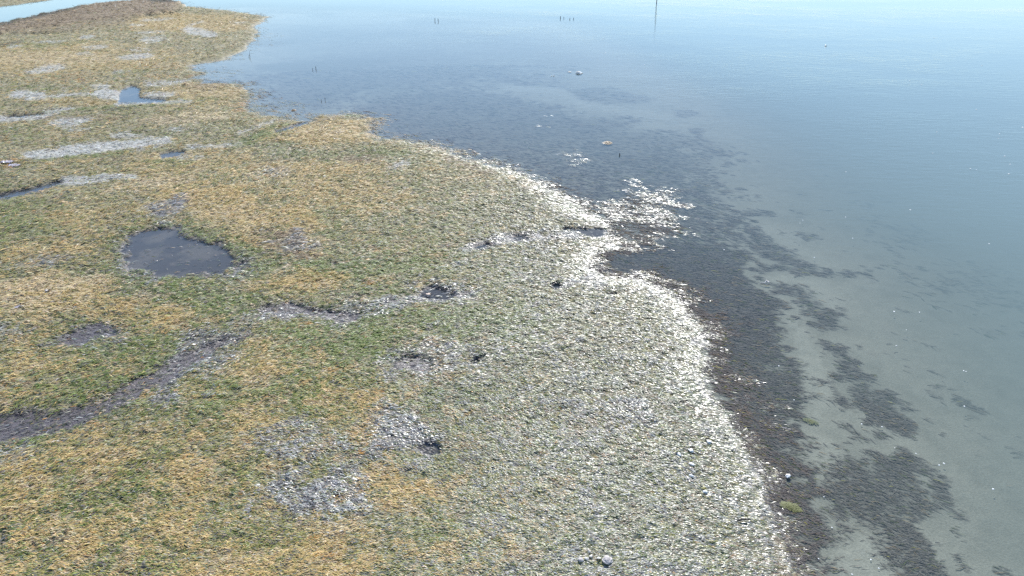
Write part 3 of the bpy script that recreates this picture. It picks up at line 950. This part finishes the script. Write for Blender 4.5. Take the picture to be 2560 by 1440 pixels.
# tall pole at the top edge
s = px_size(1642, 7)
bm = tube(bmesh.new(), [(0, 0, -2.0), (0.02, 0, 0.5), (0.10, 0, 1.6), (0.16, 0, 3.2)], [0.06, 0.055, 0.05, 0.04], 10)
body("pole", 1641, 8, bm, M_STAKE, "tall thin pole rising out of the water at the top edge", "pole", z=0.0)

# thin upright stalks at the far marsh edge
GR = "thin bare stalks standing in the water by the far marsh"
for u, v, h, lb in ((625, 142, 13, "tallest thin stalk standing in the water by the far marsh"), (623, 144, 7, "low thin stalk leaning beside the tallest stalk by the far marsh"), (643, 94, 9, "pale thin stalk beside the orange tuft on the far marsh edge")):
    s = px_size(u, v)
    bm = tube(bmesh.new(), [(0, 0, -0.15), (0.0, 0, h * s * 0.5), (0.05, 0, h * s)], [0.016, 0.013, 0.008], 6)
    body("stalk", u, v, bm, M_STAKE, lb, "stalk", GR, z=0.0)

# stones and shells in the lower right grass
body("stone", 1451, 1413, lump(0.062, 0.055, 0.035, 3, 0.2), M_STONE, "small smooth grey stone at the left end of the cluster by the bottom edge", "stone", "stones lying in the grass")
body("rock", 1517, 1416, lump(0.10, 0.10, 0.05, 8, 0.22, 4), M_STONE, "large rough grey rock at the right end of the cluster by the bottom edge", "rock")
GS2 = "white shells beside the grey stones"


def shell_bm(L, Wd, H, seed):
    """A ribbed scallop-like half shell, cupped side down."""
    bm = bmesh.new()
    rows, cols = 7, 15
    gr = []
    for i in range(rows):
        t = i / (rows - 1)
        row = []
        for j in range(cols):
            a = (j / (cols - 1) - 0.5) * 2.3
            r = 0.08 + 0.92 * t
            rib = 1 + 0.05 * math.cos(j * math.pi) * t
            z = H * (1 - t * t) * math.cos(a * 0.62) * rib + 0.004
            row.append(bm.verts.new((L * (r * math.cos(a) - 0.5), Wd * 0.62 * r * math.sin(a), z)))
        gr.append(row)
    for i in range(rows - 1):
        for j in range(cols - 1):
            bm.faces.new((gr[i][j], gr[i + 1][j], gr[i + 1][j + 1], gr[i][j + 1]))
    bmesh.ops.solidify(bm, geom=bm.faces[:], thickness=0.004)
    return bm


body("shell", 1465, 1411, shell_bm(0.12, 0.085, 0.04, 1), M_SHELL, "bright white shell touching the small smooth grey stone", "shell", GS2, rot=0.3)
body("shell", 1476, 1405, shell_bm(0.10, 0.07, 0.035, 2), M_SHELL, "jagged white shell behind the shell that touches the grey stone", "shell", GS2, rot=0.9)
body("shell", 1496, 1410, shell_bm(0.10, 0.10, 0.04, 3), M_SHELL, "square white shell left of the large rough rock", "shell", GS2, rot=1.6)
body("shell", 1472, 1393, shell_bm(0.07, 0.06, 0.03, 4), M_SHELL, "tiny white shell on its own above the grey stones", "shell", GS2, rot=-0.6)
GP = "pale stones lying in the silver grass near the shore"
for i, (u, v, a, b, lb) in enumerate((
        (1771, 1114, 11, 7, "pale stone under a dark crack, nearest the shore fringe"), (1725, 1137, 12, 9, "broad pale stone beside a long dark crack in the silver grass"),
        (1694, 1149, 7, 9, "pale stone leaning at the lower end of the long dark crack"), (1727, 1174, 7, 9, "round pale stone alone below the dark cracks"),
        (1726, 1203, 7, 8, "dull pale stone below the round pale stone"), (1761, 1242, 7, 8, "lowest pale stone in the silver grass, by a wavy strand"))):
    s = px_size(u, v)
    body("pale_stone", u, v, lump(a * s * 0.5, b * s * 0.75, 0.03, 20 + i, 0.35), M_PALESTONE, lb, "stone", GP, rot=0.3 * i)

# driftwood, floating clumps and weed
bm = bmesh.new()
tube(bm, [(-0.17, 0.05, 0.0), (-0.10, 0.0, 0.05), (-0.03, -0.03, 0.045), (0.03, 0.03, 0.09), (0.06, 0.05, 0.12)], [0.008, 0.013, 0.016, 0.02, 0.01], 8)
tube(bm, [(0.03, 0.03, 0.085), (0.07, 0.0, 0.10), (0.10, -0.04, 0.06), (0.11, -0.07, 0.0)], [0.018, 0.026, 0.022, 0.012], 8)
tube(bm, [(0.09, -0.02, 0.08), (0.13, 0.0, 0.08), (0.18, 0.01, 0.06)], [0.012, 0.010, 0.006], 7)
tube(bm, [(-0.03, -0.03, 0.04), (0.0, -0.07, 0.02), (0.05, -0.09, -0.02)], [0.012, 0.010, 0.008], 7)
tube(bm, [(0.02, 0.02, 0.06), (0.02, 0.06, 0.14), (0.0, 0.08, 0.19)], [0.012, 0.008, 0.005], 7)
body("driftwood", 1913, 709, bm, M_DRIFT, "bleached forked branch stranded in the shallows over a dark patch", "driftwood", z=0.0)

s = px_size(1446, 181)
ft = body("foam_raft", 1447, 183, lump(8.2 * s, 7.0 * s, 0.09, 5, 0.3, 4), M_FOAM, "whitish oval foam raft with a grey middle floating far out", "foam raft", z=0.0)
mid = link("scum_patch", bm_mesh("scum_patch", lump(3.8 * s, 4.0 * s, 0.05, 6, 0.3)), M_SCUM, ft)
mid.location = (-0.06, 0.03, 0.075)
for u, v, a, lb in ((1378, 190, 2.2, "left one of two small white foam blobs left of the foam raft"), (1384, 189.5, 3.2, "wider right one of two small white foam blobs left of the foam raft")):
    s = px_size(u, v)
    body("foam_blob", u, v, lump(a * s * 0.6, a * s * 0.6, 0.04, int(u), 0.3), M_FOAM, lb, "foam", "small foam blobs by the foam raft", z=0.0)
body("foam_blob", 1424, 180, lump(0.16, 0.14, 0.03, 77, 0.3), M_SCUM, "dull grey scum blob just left of the foam raft", "foam", z=-0.005)


def tuft_bm(rx, ry, h, n, seed, lean=0.4):
    r = random.Random(seed)
    bm = bmesh.new()
    for k in range(n):
        a = r.uniform(0, 2 * math.pi); q = math.sqrt(r.random())
        x0, y0 = rx * q * math.cos(a), ry * q * math.sin(a)
        b = r.gauss(-0.45, 0.7); L = r.uniform(0.5, 1.1) * h * 2.2; w = r.uniform(0.006, 0.014)
        dx, dy = math.cos(b), math.sin(b)
        top = h * (1 - q * q) * r.uniform(0.5, 1.1) + 0.012
        pts = [(x0, y0, top * 0.7), (x0 + dx * L * 0.5, y0 + dy * L * 0.5, top), (x0 + dx * L, y0 + dy * L, top * 0.4)]
        vs_ = []
        for i, p in enumerate(pts):
            ww = w * (1, 1, 0.3)[i]
            vs_.append((bm.verts.new((p[0] - dy * ww, p[1] + dx * ww, p[2])), bm.verts.new((p[0] + dy * ww, p[1] - dx * ww, p[2]))))
        for i in (0, 1):
            bm.faces.new((vs_[i][0], vs_[i][1], vs_[i + 1][1], vs_[i + 1][0]))
    return bm


GW = "weed clumps in the shallows"
body("weed_clump", 1976, 1266, tuft_bm(0.22, 0.11, 0.035, 420, 1), M_WEEDG, "bright yellow green weed clump beside the white glinting shore fringe", "weed", GW, z=0.0, rot=-0.5)
body("weed_clump", 2026, 1052, tuft_bm(0.20, 0.10, 0.015, 200, 2), M_WEEDG, "dull green weed clump at the edge of the pale sandy strip", "weed", GW, z=-0.02, rot=-0.5)
body("weed_clump", 1517, 357, tuft_bm(0.22, 0.2, 0.09, 240, 3), M_WEEDB, "brown weed clump breaking the blue surface far from shore", "weed", GW, z=-0.01)
body("weed_clump", 732, 276, tuft_bm(0.13, 0.13, 0.09, 120, 4), M_WEEDB, "small dark weed clump in the water off the marsh point", "weed", GW, z=-0.01)
body("shell_crust", 1969, 1193, lump(0.05, 0.055, 0.04, 31, 0.5), M_SHELL, "white crusty lump in dark water beside the glinting shore fringe", "shell")
body("sand_lump", 1071, 739, lump(0.085, 0.12, 0.05, 37, 0.4), M_LUMP, "pinkish sand lump standing in a dark puddle", "lump", z=0.0)

# crumpled sheet in the orange grass at the left edge, and a bluish scrap lower down
def sheet_bm(w, d, h, seed):
    bm = bmesh.new()
    nx, ny = 18, 14
    gr = []
    for j in range(ny):
        row = []
        for i in range(nx):
            x0 = (i / (nx - 1) - 0.5) * w; y0 = (j / (ny - 1) - 0.5) * d
            k = float(fbm(np.array([x0]), np.array([y0]), w * 0.22, seed, 3)[0])
            e = float(fbm(np.array([x0 + 9]), np.array([y0]), w * 0.3, seed, 2)[0])
            row.append(bm.verts.new((x0 * (1 + 0.2 * e), y0 * (1 + 0.3 * e), h * (0.5 + k))))
        gr.append(row)
    for j in range(ny - 1):
        for i in range(nx - 1):
            bm.faces.new((gr[j][i], gr[j][i + 1], gr[j + 1][i + 1], gr[j + 1][i]))
    bmesh.ops.solidify(bm, geom=bm.faces[:], thickness=0.004)
    return bm


GX = "pale crumpled scraps in the orange grass"
body("crumpled_sheet", 19, 412, sheet_bm(0.55, 0.36, 0.07, 3), M_PLASTIC, "upper pale crumpled scrap in the orange grass at the left edge", "scrap", GX, rot=0.15)
body("crumpled_sheet", 37, 420, sheet_bm(0.55, 0.36, 0.07, 9), M_PLASTIC, "lower pale crumpled scrap in the orange grass at the left edge", "scrap", GX, rot=-0.3)
body("crumpled_sheet", 44, 775, sheet_bm(0.30, 0.12, 0.04, 14), M_PLASTIC, "narrow bluish white scrap lying in the straw coloured grass", "scrap", rot=0.9)
body("pale_stone", 120, 736, lump(0.05, 0.06, 0.04, 51, 0.4), M_STONE, "grey stone lying against a dark twig in the straw coloured grass", "stone")

GT = "short dark twigs on the straw coloured grass"
for u, v, w_, a, lb in (
        (97, 689, 18, 0.08, "short dark twig above an orange streak, leftmost of its line"), (147, 676, 13, -0.05, "thin dark twig in the middle of the line of twigs"),
        (175, 676, 9, 0.0, "stubby dark twig just right of the thin twig in the line"), (219, 673, 18, 0.08, "long thin dark twig right under an orange tuft"),
        (240, 682, 10, -0.5, "thick black twig stub at the right end of the line"), (128, 735, 9, 0.0, "dark twig touching a grey stone in the straw grass"),
        (55, 768, 6, 0.1, "tiny dark twig at the tip of the bluish white scrap"), (26, 761, 5, 0.4, "tiny dark twig left of the bluish white scrap"),
        (1766, 1108, 15, 0.5, "dark twig over the pale stone nearest the shore fringe"), (1728, 1131, 17, 0.35, "dark twig over the broad pale stone"),
        (1690, 1147, 10, 0.8, "olive dark twig beside the leaning pale stone"), (1815, 1097, 12, 0.1, "dark twig at the white shore fringe"),
        (1707, 1014, 28, 0.25, "longest dark twig, beside the bright shore fringe"), (1857, 1311, 34, 0.1, "wavy dark strand near the lower shore fringe")):
    s = px_size(u, v)
    L = w_ * s
    bm = tube(bmesh.new(), [(-L / 2, 0, 0.0), (-L * 0.15, 0.02, 0.03), (L * 0.2, -0.01, 0.035), (L / 2, 0.015, 0.01)], [0.008, 0.018, 0.016, 0.007], 7)
    body("twig", u, v, bm, M_TWIG, lb, "twig", GT if u < 300 else "dark twigs in the silver grass by the shore", rot=a)

# foam flecks drifting on the open water
FLECKS = [(1964, 79, 3), (1931, 156, 3), (2335, 95, 3), (2455, 164, 3), (2274, 202, 3), (2304, 212, 3), (2441, 274, 3.5), (2556, 319, 4), (2499, 335, 3.5), (2496, 346, 3), (2342, 330, 3),
          (2260, 251, 2.5), (2336, 245, 2.5), (2332, 383, 3.5), (2512, 391, 4.5), (2525, 411, 3), (2426, 422, 3.5), (2441, 425, 3), (2522, 435, 4), (2276, 525, 4), (2115, 430, 3.5), (2114, 543, 3),
          (2132, 596, 3), (2007, 551, 3.5), (2000, 558, 3), (2036, 644, 4), (2473, 610, 4), (2235, 779, 4.5), (2299, 781, 3.5), (2266, 825, 3), (2241, 865, 4), (2409, 927, 3.5), (2415, 929, 3),
          (2411, 1016, 4.5), (2205, 1067, 4), (2154, 1060, 3.5), (2290, 1134, 3), (2237, 1120, 3), (2483, 1223, 4.5), (2177, 1399, 4), (2197, 1421, 4), (2046, 1397, 4.5), (2130, 1436, 4), (2060, 1242, 3),
          (2080, 1319, 3.5), (1514, 132, 3), (1640, 109, 3), (1836, 98, 3), (1611, 162, 3), (1509, 97, 3), (2360, 1159, 5), (2348, 1163, 4), (1947, 915, 4), (1985, 1000, 3.5), (1810, 625, 4)]
fleck0 = None
for i, (u, v, w_) in enumerate(FLECKS):
    px_, py_ = at(u, v)
    if fleck0 is None:
        o = link("foam_fleck", bm_mesh("foam_fleck", lump(1, 1, 0.45, 63, 0.45, 2)), M_FOAM)
        fleck0 = o
    else:
        o = fleck0.copy(); COL.objects.link(o)
    k = w_ * px_size(u, v) * 0.38
    o.location = (px_, py_, 0.0)
    o.scale = (k, k * random.uniform(0.7, 1.1), k)
    o.rotation_euler = (0, 0, random.uniform(0, 6.28))
    tag(o, "tiny white foam fleck drifting on the open water", "foam fleck", "foam flecks drifting on the open water")
s = px_size(2064, 114)
body("float", 2064, 115, lump(2.4 * s, 2.0 * s, 0.09, 71, 0.3), M_SHELL, "pinkish white float with a dark ripple beside it far out", "float", z=0.0)
